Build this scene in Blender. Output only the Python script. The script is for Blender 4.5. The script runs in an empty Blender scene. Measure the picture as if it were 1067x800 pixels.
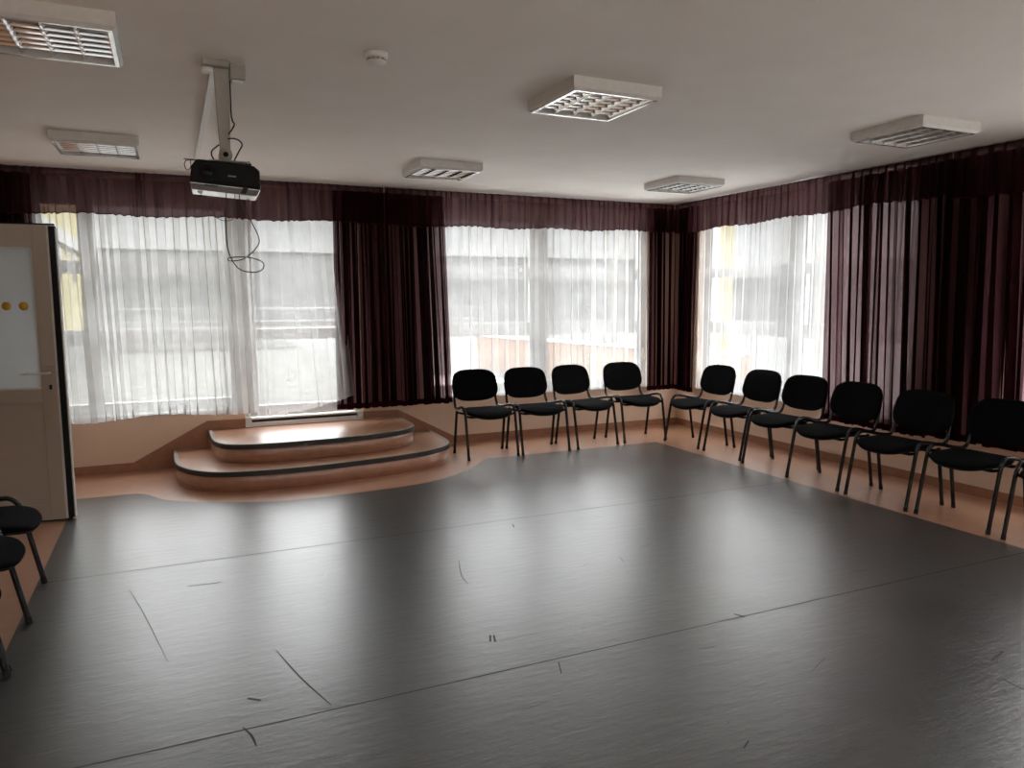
import bpy, bmesh, math, random
from mathutils import Vector, Matrix

PI = math.pi
SC = bpy.context.scene
COL = SC.collection
H = 2.645            # ceiling height
XL = -7.42           # left wall
YF = -9.2            # wall behind the camera


# ------------------------------------------------------------------ materials
def mat(name):
    m = bpy.data.materials.new(name)
    m.use_nodes = True
    nt = m.node_tree
    for n in list(nt.nodes):
        nt.nodes.remove(n)
    out = nt.nodes.new('ShaderNodeOutputMaterial')
    return m, nt, out


def node(nt, kind, **kw):
    n = nt.nodes.new(kind)
    for k, v in kw.items():
        if k in n.inputs:
            n.inputs[k].default_value = v
        else:
            setattr(n, k, v)
    return n


def coords(nt, scale=(1, 1, 1), kind='Object'):
    tc = nt.nodes.new('ShaderNodeTexCoord')
    mp = nt.nodes.new('ShaderNodeMapping')
    mp.inputs['Scale'].default_value = scale
    nt.links.new(tc.outputs[kind], mp.inputs['Vector'])
    return mp.outputs['Vector']


def noise_colour(nt, vec, c1, c2, scale, detail=4, lo=.35, hi=.65):
    n = node(nt, 'ShaderNodeTexNoise', Scale=scale, Detail=detail)
    nt.links.new(vec, n.inputs['Vector'])
    r = nt.nodes.new('ShaderNodeValToRGB')
    r.color_ramp.elements[0].position = lo
    r.color_ramp.elements[1].position = hi
    r.color_ramp.elements[0].color = (*c1, 1)
    r.color_ramp.elements[1].color = (*c2, 1)
    nt.links.new(n.outputs['Fac'], r.inputs['Fac'])
    return r.outputs['Color'], n.outputs['Fac']


def simple(name, c1, c2=None, rough=.5, metal=0, scale=30, bump=0, bscale=200, spec=.5, stretch=(1, 1, 1), coat=0):
    m, nt, out = mat(name)
    b = node(nt, 'ShaderNodeBsdfPrincipled', Roughness=rough, Metallic=metal)
    b.inputs['Coat Weight'].default_value = coat
    b.inputs['Coat Roughness'].default_value = .28
    b.inputs['Coat IOR'].default_value = 1.6
    b.inputs['Specular IOR Level'].default_value = spec
    v = coords(nt, stretch)
    col, f = noise_colour(nt, v, c1, c2 or tuple(min(1, x * 1.08) for x in c1), scale)
    nt.links.new(col, b.inputs['Base Color'])
    if bump:
        n = node(nt, 'ShaderNodeTexNoise', Scale=bscale, Detail=3)
        nt.links.new(v, n.inputs['Vector'])
        bp = node(nt, 'ShaderNodeBump', Strength=bump, Distance=.002)
        nt.links.new(n.outputs['Fac'], bp.inputs['Height'])
        nt.links.new(bp.outputs['Normal'], b.inputs['Normal'])
    nt.links.new(b.outputs['BSDF'], out.inputs['Surface'])
    return m


def lino_grey():
    m, nt, out = mat('grey_linoleum')
    b = node(nt, 'ShaderNodeBsdfPrincipled')
    b.inputs['Specular IOR Level'].default_value = .75
    b.inputs['Coat Weight'].default_value = .38
    b.inputs['Coat Roughness'].default_value = .285
    b.inputs['Coat IOR'].default_value = 1.6
    v = coords(nt)
    col, f = noise_colour(nt, v, (.038, .039, .0375), (.060, .061, .059), 2.2, 8, .3, .7)
    v2 = coords(nt, (9, 60, 1))
    col2, f2 = noise_colour(nt, v2, (.82, .82, .82), (1.1, 1.1, 1.1), 3, 5, .3, .7)
    mx = node(nt, 'ShaderNodeMix', data_type='RGBA', blend_type='MULTIPLY')
    mx.inputs[0].default_value = 1
    nt.links.new(col, mx.inputs[6])
    nt.links.new(col2, mx.inputs[7])
    nt.links.new(mx.outputs[2], b.inputs['Base Color'])
    n = node(nt, 'ShaderNodeTexNoise', Scale=1.3, Detail=9, Roughness=.62)
    nt.links.new(v, n.inputs['Vector'])
    mr = node(nt, 'ShaderNodeMapRange')
    mr.inputs['From Min'].default_value = .3
    mr.inputs['From Max'].default_value = .7
    mr.inputs['To Min'].default_value = .29
    mr.inputs['To Max'].default_value = .33
    nt.links.new(n.outputs['Fac'], mr.inputs['Value'])
    nt.links.new(mr.outputs['Result'], b.inputs['Roughness'])
    n2 = node(nt, 'ShaderNodeTexNoise', Scale=5, Detail=8, Roughness=.68)
    v3 = coords(nt, (1, 4, 1))
    nt.links.new(v3, n2.inputs['Vector'])
    bp = node(nt, 'ShaderNodeBump', Strength=.6, Distance=.006)
    nt.links.new(n2.outputs['Fac'], bp.inputs['Height'])
    nt.links.new(bp.outputs['Normal'], b.inputs['Normal'])
    nt.links.new(b.outputs['BSDF'], out.inputs['Surface'])
    return m


def cloth(name, dens, colour, transl, facing=.25, weave=1200, tint=(1, 1, 1), through=None):
    """woven curtain cloth: light passes through the gaps and through the threads"""
    m, nt, out = mat(name)
    tr = node(nt, 'ShaderNodeBsdfTransparent')
    tr.inputs['Color'].default_value = (*tint, 1)
    df = node(nt, 'ShaderNodeBsdfDiffuse')
    tl = node(nt, 'ShaderNodeBsdfTranslucent')
    v = coords(nt)
    col, f = noise_colour(nt, v, tuple(c * .9 for c in colour), colour, 6, 3)
    nt.links.new(col, df.inputs['Color'])
    if through:
        tl.inputs['Color'].default_value = (*through, 1)
    else:
        nt.links.new(col, tl.inputs['Color'])
    mx = nt.nodes.new('ShaderNodeMixShader')
    mx.inputs[0].default_value = transl
    nt.links.new(df.outputs[0], mx.inputs[1])
    nt.links.new(tl.outputs[0], mx.inputs[2])
    lw = node(nt, 'ShaderNodeLayerWeight', Blend=.5)
    ma = node(nt, 'ShaderNodeMath', operation='MULTIPLY_ADD')
    ma.inputs[1].default_value = facing
    ma.inputs[2].default_value = dens
    nt.links.new(lw.outputs['Facing'], ma.inputs[0])
    # weave unevenness
    n = node(nt, 'ShaderNodeTexNoise', Scale=weave * .1, Detail=2)
    v2 = coords(nt, (1, 1, .15))
    nt.links.new(v2, n.inputs['Vector'])
    m2 = node(nt, 'ShaderNodeMath', operation='MULTIPLY_ADD')
    m2.inputs[1].default_value = .045
    nt.links.new(n.outputs['Fac'], m2.inputs[0])
    nt.links.new(ma.outputs[0], m2.inputs[2])
    m2.use_clamp = True
    m3 = nt.nodes.new('ShaderNodeMixShader')
    nt.links.new(m2.outputs[0], m3.inputs[0])
    nt.links.new(tr.outputs[0], m3.inputs[1])
    nt.links.new(mx.outputs[0], m3.inputs[2])
    nt.links.new(m3.outputs[0], out.inputs['Surface'])
    return m


def glass(name='window_glass', tint=(.93, .95, .95)):
    m, nt, out = mat(name)
    tr = node(nt, 'ShaderNodeBsdfTransparent')
    tr.inputs['Color'].default_value = (*tint, 1)
    gl = node(nt, 'ShaderNodeBsdfGlossy', Roughness=.02)
    fr = node(nt, 'ShaderNodeFresnel', IOR=1.45)
    ge = node(nt, 'ShaderNodeNewGeometry')
    mr = node(nt, 'ShaderNodeMapRange')
    mr.inputs['To Min'].default_value = 1.45
    mr.inputs['To Max'].default_value = 1 / 1.45
    nt.links.new(ge.outputs['Backfacing'], mr.inputs['Value'])
    nt.links.new(mr.outputs['Result'], fr.inputs['IOR'])
    mx = nt.nodes.new('ShaderNodeMixShader')
    nt.links.new(fr.outputs[0], mx.inputs[0])
    nt.links.new(tr.outputs[0], mx.inputs[1])
    nt.links.new(gl.outputs[0], mx.inputs[2])
    nt.links.new(mx.outputs[0], out.inputs['Surface'])
    return m


def frosted():
    m, nt, out = mat('frosted_door_glass')
    b = node(nt, 'ShaderNodeBsdfPrincipled', Roughness=.22)
    b.inputs['Base Color'].default_value = (.50, .53, .54, 1)
    t_ = node(nt, 'ShaderNodeBsdfTranslucent')
    t_.inputs['Color'].default_value = (.80, .83, .84, 1)
    mx = nt.nodes.new('ShaderNodeMixShader')
    mx.inputs[0].default_value = .55
    nt.links.new(b.outputs[0], mx.inputs[1])
    nt.links.new(t_.outputs[0], mx.inputs[2])
    nt.links.new(mx.outputs[0], out.inputs['Surface'])
    return m


M = {}
M['ceiling'] = simple('ceiling_paint', (.83, .79, .73), (.86, .82, .76), .9, scale=3, bump=.15, bscale=120)
M['wall'] = simple('peach_wall_paint', (.82, .63, .48), (.86, .66, .51), .75, scale=4, bump=.1, bscale=150)
M['wall_upper'] = M['wall']
M['orange'] = simple('orange_linoleum', (.42, .215, .13), (.50, .26, .16), .33, scale=14, spec=.8, coat=.8)
M['skirt'] = simple('skirting_vinyl', (.34, .155, .085), (.40, .19, .105), .4, scale=14)
M['grey'] = lino_grey()
M['seam'] = simple('dark_seam', (.025, .025, .024), rough=.6)
M['scuff_light'] = simple('pale_scuff', (.3, .3, .29), rough=.5)
M['nosing'] = simple('dark_rubber_nosing', (.035, .032, .028), rough=.5)
M['nosing_top'] = simple('grey_nosing_strip', (.36, .35, .32), rough=.3, spec=.7)
M['black_fabric'] = simple('black_chair_fabric', (.0025, .0025, .003), (.005, .005, .006), .95, scale=90, bump=.5, bscale=600, spec=.08)
M['black_plastic'] = simple('black_plastic', (.004, .004, .0045), rough=.55, spec=.25)
M['black_metal'] = simple('black_lacquered_tube', (.004, .004, .0045), rough=.25, spec=.4)
M['rubber'] = simple('black_rubber', (.008, .008, .008), rough=.8)
M['pvc'] = simple('white_pvc', (.72, .73, .73), rough=.35)
M['door'] = simple('taupe_door_laminate', (.44, .385, .32), (.46, .40, .335), .4, scale=5)
M['doorlip'] = simple('door_edge_white', (.62, .60, .56), rough=.3)
M['steel'] = simple('brushed_steel', (.55, .54, .52), rough=.28, metal=1, scale=60)
M['lampwhite'] = simple('lamp_white_enamel', (.66, .64, .60), rough=.45)
M['mirror'] = simple('mirror_aluminium', (.60, .60, .595), rough=.06, metal=1)
M['cavity'] = simple('lamp_cavity', (.03, .03, .03), rough=.3)
M['tube'] = simple('unlit_fluorescent_tube', (.75, .75, .73), rough=.3)
M['offwhite'] = simple('offwhite_plastic', (.36, .345, .30), rough=.5)
M['duct'] = simple('white_duct', (.72, .70, .66), rough=.4)
M['silver'] = simple('silver_plastic', (.80, .80, .79), rough=.16, metal=.85)
M['lens'] = simple('lens_glass', (.004, .004, .006), rough=.3, spec=.3)
M['logo'] = simple('grey_print', (.25, .25, .25), rough=.5)
M['yellow_dot'] = simple('yellow_sticker', (.62, .36, .03), rough=.5)
M['frost'] = frosted()
M['sheer'] = cloth('white_voile', .34, (.66, .66, .66), .70, .45, weave=90)
M['burgundy'] = cloth('burgundy_voile', .80, (.020, .005, .007), .6, .22, tint=(1, .78, .80), through=(.055, .020, .025))
M['valance'] = cloth('burgundy_valance', .82, (.022, .006, .008), .6, .25, tint=(1, .70, .72), through=(.05, .018, .022))
M['hem'] = cloth('burgundy_hem', .97, (.035, .006, .010), .4, .03)
M['glass'] = glass()
M['terrace'] = simple('pale_terrace_slabs', (.042, .0415, .035), (.048, .047, .040), .8, scale=2)
M['slabline'] = simple('slab_joint', (.022, .021, .018), rough=.9)
M['field'] = simple('wet_winter_field', (.048, .048, .046), (.062, .062, .060), .95, scale=.6)
M['snow'] = simple('snow', (.85, .86, .88), rough=.9, scale=3)
M['yellow'] = simple('yellow_render', (.20, .17, .07), (.215, .185, .08), .85, scale=2)
M['exwhite'] = simple('white_render', (.20, .20, .195), rough=.8)
M['exgrey'] = simple('grey_render', (.085, .085, .083), (.10, .10, .097), .9, scale=.4)
M['orange_ext'] = simple('orange_render', (.19, .115, .075), (.205, .125, .085), .85, scale=2)
M['rail'] = simple('galvanised_rail', (.16, .16, .16), rough=.4)
M['rust'] = simple('brown_coping', (.10, .07, .052), rough=.7)
M['bark'] = simple('grey_bark', (.16, .14, .12), rough=.9)
M['earth'] = simple('pale_yard', (.14, .14, .137), (.17, .17, .167), .95, scale=.6)


# ------------------------------------------------------------------ mesh tools
class MB:
    def __init__(self):
        self.v, self.f, self.mi, self.mats, self.smooth = [], [], [], [], []

    def slot(self, m):
        if m not in self.mats:
            self.mats.append(m)
        return self.mats.index(m)

    def add(self, verts, faces, m, smooth=False):
        o = len(self.v)
        self.v += [tuple(p) for p in verts]
        s = self.slot(m)
        for f in faces:
            self.f.append(tuple(i + o for i in f))
            self.mi.append(s)
            self.smooth.append(smooth)

    def box(self, a, b, m, mx=None):
        x0, y0, z0 = [min(p, q) for p, q in zip(a, b)]
        x1, y1, z1 = [max(p, q) for p, q in zip(a, b)]
        vs = [Vector(p) for p in ((x0, y0, z0), (x1, y0, z0), (x1, y1, z0), (x0, y1, z0),
                                  (x0, y0, z1), (x1, y0, z1), (x1, y1, z1), (x0, y1, z1))]
        if mx is not None:
            vs = [mx @ p for p in vs]
        self.add(vs, [(0, 3, 2, 1), (4, 5, 6, 7), (0, 1, 5, 4), (1, 2, 6, 5), (2, 3, 7, 6), (3, 0, 4, 7)], m)

    def prism(self, poly, z0, z1, m, fn=None, smooth=False):
        """polygon (list of 2-D points) extruded along the third axis; fn maps (a, b, c) to a point"""
        fn = fn or (lambda a, b, c: (a, b, c))
        n = len(poly)
        vs = [fn(a, b, z0) for a, b in poly] + [fn(a, b, z1) for a, b in poly]
        fs = [tuple(range(n - 1, -1, -1)), tuple(range(n, 2 * n))]
        self.add(vs, fs, m)
        o = len(self.v) - 2 * n
        s = self.slot(m)
        for i in range(n):
            j = (i + 1) % n
            self.f.append((o + i, o + j, o + n + j, o + n + i))
            self.mi.append(s)
            self.smooth.append(smooth)

    def tube(self, pts, r, m, n=10, flat=1.0, cap=True):
        pts = [Vector(p) for p in pts]
        rings = []
        up = None
        for i, p in enumerate(pts):
            t = (pts[min(i + 1, len(pts) - 1)] - pts[max(i - 1, 0)]).normalized()
            if up is None:
                up = t.orthogonal().normalized()
                if abs(t.x) < .9:
                    up = (Vector((1, 0, 0)) - t * t.x).normalized()
            else:
                up = (up - t * up.dot(t)).normalized()
            w = t.cross(up)
            rr = r[i] if isinstance(r, (list, tuple)) else r
            rings.append([p + up * math.cos(2 * PI * k / n) * rr * flat + w * math.sin(2 * PI * k / n) * rr for k in range(n)])
        vs = [v for ring in rings for v in ring]
        fs = []
        for i in range(len(pts) - 1):
            for k in range(n):
                a, b = i * n + k, i * n + (k + 1) % n
                fs.append((a, b, b + n, a + n))
        self.add(vs, fs, m, True)
        if cap:
            self.add(rings[0], [tuple(range(n - 1, -1, -1))], m)
            self.add(rings[-1], [tuple(range(n))], m)

    def lathe(self, prof, c, m, n=32, fn=None):
        """profile of (radius, height)"""
        vs = []
        for r, z in prof:
            for k in range(n):
                a = 2 * PI * k / n
                p = (r * math.cos(a), r * math.sin(a), z)
                p = fn(*p) if fn else p
                vs.append((c[0] + p[0], c[1] + p[1], c[2] + p[2]))
        fs = []
        for i in range(len(prof) - 1):
            for k in range(n):
                a, b = i * n + k, i * n + (k + 1) % n
                fs.append((a, b, b + n, a + n))
        fs.append(tuple(range(n - 1, -1, -1)))
        fs.append(tuple(range(len(prof) * n - n, len(prof) * n)))
        self.add(vs, fs, m, True)

    def grid(self, fn, nu, nv, m, smooth=True):
        vs = [fn(i / nu, j / nv) for j in range(nv + 1) for i in range(nu + 1)]
        fs = [(j * (nu + 1) + i, j * (nu + 1) + i + 1, (j + 1) * (nu + 1) + i + 1, (j + 1) * (nu + 1) + i)
              for j in range(nv) for i in range(nu)]
        self.add(vs, fs, m, smooth)

    def build(self, name, parent=None, bevel=0, recalc=True, loc=None):
        me = bpy.data.meshes.new(name)
        me.from_pydata(self.v, [], self.f)
        for mt in self.mats:
            me.materials.append(mt)
        for p, mi, sm in zip(me.polygons, self.mi, self.smooth):
            p.material_index = mi
            p.use_smooth = sm
        if recalc:
            bm = bmesh.new()
            bm.from_mesh(me)
            bmesh.ops.recalc_face_normals(bm, faces=bm.faces)
            bm.to_mesh(me)
            bm.free()
        o = bpy.data.objects.new(name, me)
        COL.objects.link(o)
        if loc is not None:
            o.location = loc
        if parent is not None:
            o.parent = parent
        if bevel:
            bv = o.modifiers.new('bevel', 'BEVEL')
            bv.width = bevel
            bv.segments = 2
            bv.limit_method = 'ANGLE'
            bv.angle_limit = math.radians(40)
        return o


def tag(o, label, cat, group=None, kind=None):
    o['label'] = label
    o['category'] = cat
    if group:
        o['group'] = group
    if kind:
        o['kind'] = kind
    return o


def empty(name, loc=(0, 0, 0), rz=0):
    o = bpy.data.objects.new(name, None)
    o.empty_display_size = .1
    COL.objects.link(o)
    o.location = loc
    o.rotation_euler = (0, 0, rz)
    return o


def struct(o, label=None):
    o['kind'] = 'structure'
    if label:
        o['label'] = label
    return o


def copy_tree(o, parent=None):
    c = o.copy()
    COL.objects.link(c)
    if parent is not None:
        c.parent = parent
    for ch in list(o.children):
        copy_tree(ch, c)
    return c


def smooth_path(pts, sub=6, closed=False):
    """Catmull-Rom through the points"""
    P = [Vector(p) for p in pts]
    n = len(P)
    out = []
    rng = n if closed else n - 1
    for i in range(rng):
        if closed:
            p0, p1, p2, p3 = P[(i - 1) % n], P[i], P[(i + 1) % n], P[(i + 2) % n]
        else:
            p0, p1, p2, p3 = P[max(i - 1, 0)], P[i], P[i + 1], P[min(i + 2, n - 1)]
        for k in range(sub):
            t = k / sub
            out.append(.5 * ((2 * p1) + (p2 - p0) * t + (2 * p0 - 5 * p1 + 4 * p2 - p3) * t * t + (3 * p1 - p0 - 3 * p2 + p3) * t ** 3))
    if not closed:
        out.append(P[-1])
    return out


# ------------------------------------------------------------------ floor
f = MB()
f.box((XL - .3, YF - .3, -.2), (.3, .3, 0), M['orange'])
bulge = smooth_path([(-6.02, -.925), (-5.93, -1.03), (-5.86, -1.17), (-5.76, -1.29), (-5.60, -1.40), (-5.30, -1.56), (-4.95, -1.67),
                     (-4.4, -1.67), (-3.84, -1.6), (-3.52, -1.46), (-3.26, -1.25), (-3.12, -1.1), (-3.03, -.98), (-2.96, -.917)], 4)
poly = [(-6.45, -.917)] + [(p.x, p.y) for p in bulge] + [(-.955, -.917), (-.955, -8.3), (-6.45, -8.3)]
f.prism(poly[::-1], 0.0, .0016, M['grey'])


def strip(mb, pts, w, m, z=.0022):
    pts = [Vector((p[0], p[1], 0)) for p in pts]
    if len(pts) > 2:
        pts = smooth_path(pts, 4)
    vs, n = [], len(pts)
    for i, p in enumerate(pts):
        t = (pts[min(i + 1, n - 1)] - pts[max(i - 1, 0)]).normalized()
        s = Vector((-t.y, t.x, 0))
        ww = w * (.35 + .65 * math.sin(PI * (i + .5) / n)) if n > 2 else w
        vs += [(p.x + s.x * ww, p.y + s.y * ww, z), (p.x - s.x * ww, p.y - s.y * ww, z)]
    mb.add(vs, [(2 * i, 2 * i + 1, 2 * i + 3, 2 * i + 2) for i in range(n - 1)], m)


strip(f, [(-6.45, -4.83), (-.955, -4.84)], .0035, M['seam'])
strip(f, [(-6.45, -2.86), (-.955, -2.88)], .003, M['seam'])
for pts, w in [(((-5.353, -4.24), (-5.294, -4.529), (-5.22, -4.797)), .0035), (((-5.982, -3.179), (-5.902, -3.556), (-5.792, -4.152)), .002),
               (((-5.543, -4.812), (-5.519, -4.883), (-5.51, -4.957)), .005), (((-4.212, -3.5), (-4.285, -3.741), (-4.297, -3.877)), .003),
               (((-4.43, -4.501), (-4.457, -4.564)), .005), (((-4.416, -4.508), (-4.437, -4.574)), .005),
               (((-5.694, -3.254), (-5.528, -3.27)), .004), (((-5.508, -4.61), (-5.462, -4.647)), .006),
               (((-3.247, -4.796), (-3.223, -4.844)), .007), (((-2.569, -5.634), (-2.445, -5.604)), .005),
               (((-2.689, -5.758), (-2.696, -5.846)), .003), (((-3.975, -5.681), (-3.928, -5.653)), .003),
               (((-3.618, -2.974), (-3.643, -3.059)), .004), (((-4.265, -4.863), (-4.301, -4.956)), .003)]:
    strip(f, pts, w, M['seam'], .0024)
rnd = random.Random(5)
for k in range(46):
    x, y = rnd.uniform(-6.2, -1.4), rnd.uniform(-6.6, -1.9)
    a, l = rnd.gauss(0, .5), rnd.uniform(.02, .16)
    p0 = (x, y)
    p1 = (x + l * .5 * math.cos(a), y + l * .5 * math.sin(a) + rnd.uniform(-.01, .01))
    p2 = (x + l * math.cos(a), y + l * math.sin(a))
    strip(f, (p0, p1, p2), rnd.uniform(.0008, .0022), M['seam'] if rnd.random() < .7 else M['scuff_light'], .0023)
struct(f.build('floor', recalc=True), 'grey linoleum floor with orange border along the walls')

c = MB()
c.box((XL - .3, YF - .3, H), (.3, .3, H + .2), M['ceiling'])
struct(c.build('ceiling'), 'plain off-white ceiling')


# ------------------------------------------------------------------ walls
def wall_with_holes(name, u0, u1, holes, fn, t=.3):
    """wall strip along u with rectangular holes (ua, ub, za, zb)"""
    mb = MB()
    cuts = sorted(holes)
    u = u0

    def bx(a, b, z0, z1):
        if b - a > 1e-4 and z1 - z0 > 1e-4:
            vs = [fn(x, y, z) for z in (z0, z1) for x, y in ((a, 0), (b, 0), (b, t), (a, t))]
            mb.add(vs, [(0, 3, 2, 1), (4, 5, 6, 7), (0, 1, 5, 4), (1, 2, 6, 5), (2, 3, 7, 6), (3, 0, 4, 7)], M['wall'])
    for a, b, za, zb in cuts:
        bx(u, a, 0, H)
        bx(a, b, 0, za)
        bx(a, b, zb, H)
        u = b
    bx(u, u1, 0, H)
    return struct(mb.build(name))


BK = lambda u, v, z: (u, v, z)          # back wall: u = x, v = outward
RT = lambda u, v, z: (v, u, z)          # right wall: u = y, v = outward
SILL, TOP = .50, 2.50
wall_with_holes('wall_back', XL - .3, .3, [(-6.85, -5.10, SILL, TOP), (-5.10, -3.95, .335, TOP), (-3.30, -.43, SILL, TOP)], BK)
wall_with_holes('wall_right', YF - .3, 0, [(-3.22, -.38, SILL, TOP), (-6.85, -3.98, SILL, TOP), (-8.95, -7.25, SILL, TOP)], RT)
LFT = lambda u, v, z: (XL - v, u, z)
wall_with_holes('wall_left', YF - .3, 0, [(-2.42, -1.42, 0.0, 2.10)], LFT)
FRT = lambda u, v, z: (u, YF - v, z)
wall_with_holes('wall_front', XL, 0, [(-6.95, -3.95, SILL, TOP), (-3.45, -.45, SILL, TOP)], FRT)
# small corridor behind the open door
wh = MB()
wh.box((XL - 1.8, -2.6, 0), (XL - 1.7, -1.2, H), M['wall'])
wh.box((XL - 1.7, -1.3, 0), (XL - .3, -1.2, H), M['wall'])
wh.box((XL - 1.7, -2.6, 0), (XL - .3, -2.5, H), M['wall'])
wh.box((XL - 1.8, -2.6, H), (XL - .3, -1.2, H + .1), M['ceiling'])
wh.box((XL - 1.8, -2.6, -.1), (XL - .3, -1.2, 0), M['orange'])
struct(wh.build('wall_corridor'))

# skirting
s = MB()
bt = .012
s.prism([(XL, 0), (-5.745, 0), (-5.745, .168), (-5.435, .168), (-5.435, .333), (-5.10, .333), (-5.10, .413), (-5.44, .418), (-6.08, .076), (XL, .076)],
        -bt, 0, M['skirt'], lambda a, b, c_: (a, c_, b))
s.prism([(-3.95, .333), (-3.565, .333), (-3.565, .168), (-3.245, .168), (-3.245, 0), (-bt, 0), (-bt, .075), (-2.965, .08), (-3.58, .405), (-3.95, .408)],
        -bt, 0, M['skirt'], lambda a, b, c_: (a, c_, b))
struct(s.build('baseboard_back'))
s = MB()
s.box((-bt, YF, 0), (0, 0, .075), M['skirt'])
struct(s.build('baseboard_right'))
s = MB()
s.box((XL, YF, 0), (XL + bt, -2.5, .075), M['skirt'])
s.box((XL, -1.34, 0), (XL + bt, -bt, .075), M['skirt'])
struct(s.build('baseboard_left'))


# ------------------------------------------------------------------ windows
def fbox(mb, fn, u0, u1, v0, v1, z0, z1, m):
    vs = [fn(x, y, z) for z in (z0, z1) for x, y in ((u0, v0), (u1, v0), (u1, v1), (u0, v1))]
    mb.add(vs, [(0, 3, 2, 1), (4, 5, 6, 7), (0, 1, 5, 4), (1, 2, 6, 5), (2, 3, 7, 6), (3, 0, 4, 7)], m)


def window(name, fn, u0, u1, mull, left=.1, right=.08, z0=SILL, z1=TOP, handles=()):
    root = struct(empty(name))
    fr = MB()
    va, vb = .10, .175
    P = M['pvc']
    e = .0015
    fbox(fr, fn, u0, u0 + left, va, vb, z0, z1, P)
    fbox(fr, fn, u1 - right, u1, va, vb, z0, z1, P)
    fbox(fr, fn, u0 + left, u1 - right, va, vb, z0, z0 + .10, P)
    fbox(fr, fn, u0 + left, u1 - right, va, vb, z1 - .09, z1, P)
    edges = [u0 + left] + [x for m_ in mull for x in m_] + [u1 - right]
    for a, b in mull:
        fbox(fr, fn, a, b, va, vb, z0 + .10, z1 - .09, P)
    rows = [(z0 + .10, 1.165), (1.275, 1.81), (1.89, z1 - .09)]
    pane = MB()
    for i in range(0, len(edges), 2):
        a, b = edges[i], edges[i + 1]
        fbox(fr, fn, a, b, va + e, vb - e, 1.165, 1.275, P)
        fbox(fr, fn, a, b, va + e, vb - e, 1.81, 1.89, P)
        for za, zb in rows:       # slim glazing beads
            w = .018
            fbox(fr, fn, a, a + w, va + .012, vb - .02, za, zb, P)
            fbox(fr, fn, b - w, b, va + .012, vb - .02, za, zb, P)
            fbox(fr, fn, a + w, b - w, va + .012, vb - .02, za, za + w, P)
            fbox(fr, fn, a + w, b - w, va + .012, vb - .02, zb - w, zb, P)
            vs = [fn(a + w, .14, za + w), fn(b - w, .14, za + w), fn(b - w, .14, zb - w), fn(a + w, .14, zb - w)]
            pane.add(vs, [(0, 1, 2, 3)], M['glass'])
    fr.build('frame', root, bevel=.003)
    pane.build('pane', root)
    sl = MB()
    fbox(sl, fn, u0 + .005, u1 - .005, -.025, .10, z0 - .001, z0 + .024, P)
    sl.build('sill', root, bevel=.004)
    for hu, hz in handles:
        hb = MB()
        fbox(hb, fn, hu - .014, hu + .014, va - .012, va, hz - .035, hz + .035, P)
        fbox(hb, fn, hu - .009, hu + .009, va - .04, va - .012, hz - .009, hz + .009, P)
        fbox(hb, fn, hu - .010, hu + .010, va - .05, va - .035, hz - .12, hz + .01, P)
        hb.build('handle', root, bevel=.002)
    return root


window('window_1', BK, -6.85, -5.10, [(-6.40, -6.31)], left=.15, handles=[(-5.135, 1.5)])
window('window_2', BK, -3.30, -.43, [(-1.965, -1.775)], handles=[(-1.93, 1.5), (-1.81, 1.5)])
window('window_3', RT, -3.22, -.38, [(-1.90, -1.71)], handles=[(-1.86, 1.5)])
window('window_4', RT, -6.85, -3.98, [(-5.51, -5.32)], handles=[(-5.47, 1.5)])

window('fill_window_5', RT, -8.95, -7.25, [(-8.14, -8.06)])  # unseen window, added to brighten the room from the right
window('fill_window_6', FRT, -6.95, -3.95, [(-5.49, -5.41)])  # unseen window behind the camera, put in as fill light
window('fill_window_7', FRT, -3.45, -.45, [(-1.99, -1.91)])  # second added rear window, likewise out of view and for fill

# balcony door above the steps
d2 = struct(empty('door_2'), 'white glazed balcony door at the top of the steps')
fr = MB()
P = M['pvc']
fbox(fr, BK, -5.10, -5.045, .09, .175, .336, TOP, P)
fbox(fr, BK, -4.015, -3.95, .09, .175, .336, TOP, P)
fbox(fr, BK, -5.045, -4.015, .09, .175, TOP - .06, TOP, P)
fr.build('frame', d2, bevel=.003)
th = MB()
fbox(th, BK, -5.098, -3.952, -.022, .09, .3315, .352, P)
fbox(th, BK, -5.098, -5.04, -.02, .075, .352, .425, P)
fbox(th, BK, -4.01, -3.952, -.02, .075, .352, .415, P)
th.build('threshold', d2, bevel=.003)
th = MB()
fbox(th, BK, -5.035, -4.015, -.012, .07, .376, .398, M['rubber'])
fbox(th, BK, -5.035, -4.015, -.018, .085, .3525, .3755, P)
fbox(th, BK, -5.035, -4.015, -.006, .075, .3985, .412, P)
th.build('draught_seal', d2)
lf = MB()
fbox(lf, BK, -5.04, -4.955, .10, .17, .41, TOP - .065, P)
fbox(lf, BK, -4.115, -4.02, .10, .17, .41, TOP - .065, P)
fbox(lf, BK, -4.955, -4.115, .10, .17, .41, .52, P)
fbox(lf, BK, -4.955, -4.115, .10, .17, 1.165, 1.275, P)
fbox(lf, BK, -4.955, -4.115, .10, .17, TOP - .17, TOP - .065, P)
lf.build('leaf', d2, bevel=.004)
pn = MB()
for za, zb in ((.52, 1.165), (1.275, TOP - .17)):
    pn.add([(-4.955, .14, za), (-4.115, .14, za), (-4.115, .14, zb), (-4.955, .14, zb)], [(0, 1, 2, 3)], M['glass'])
pn.build('pane', d2)
hb = MB()
fbox(hb, BK, -5.012, -4.982, .085, .10, 1.30, 1.46, P)
fbox(hb, BK, -5.005, -4.989, .05, .085, 1.405, 1.421, P)
fbox(hb, BK, -5.007, -4.987, .045, .058, 1.29, 1.425, P)
hb.build('handle', d2, bevel=.002)

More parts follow.
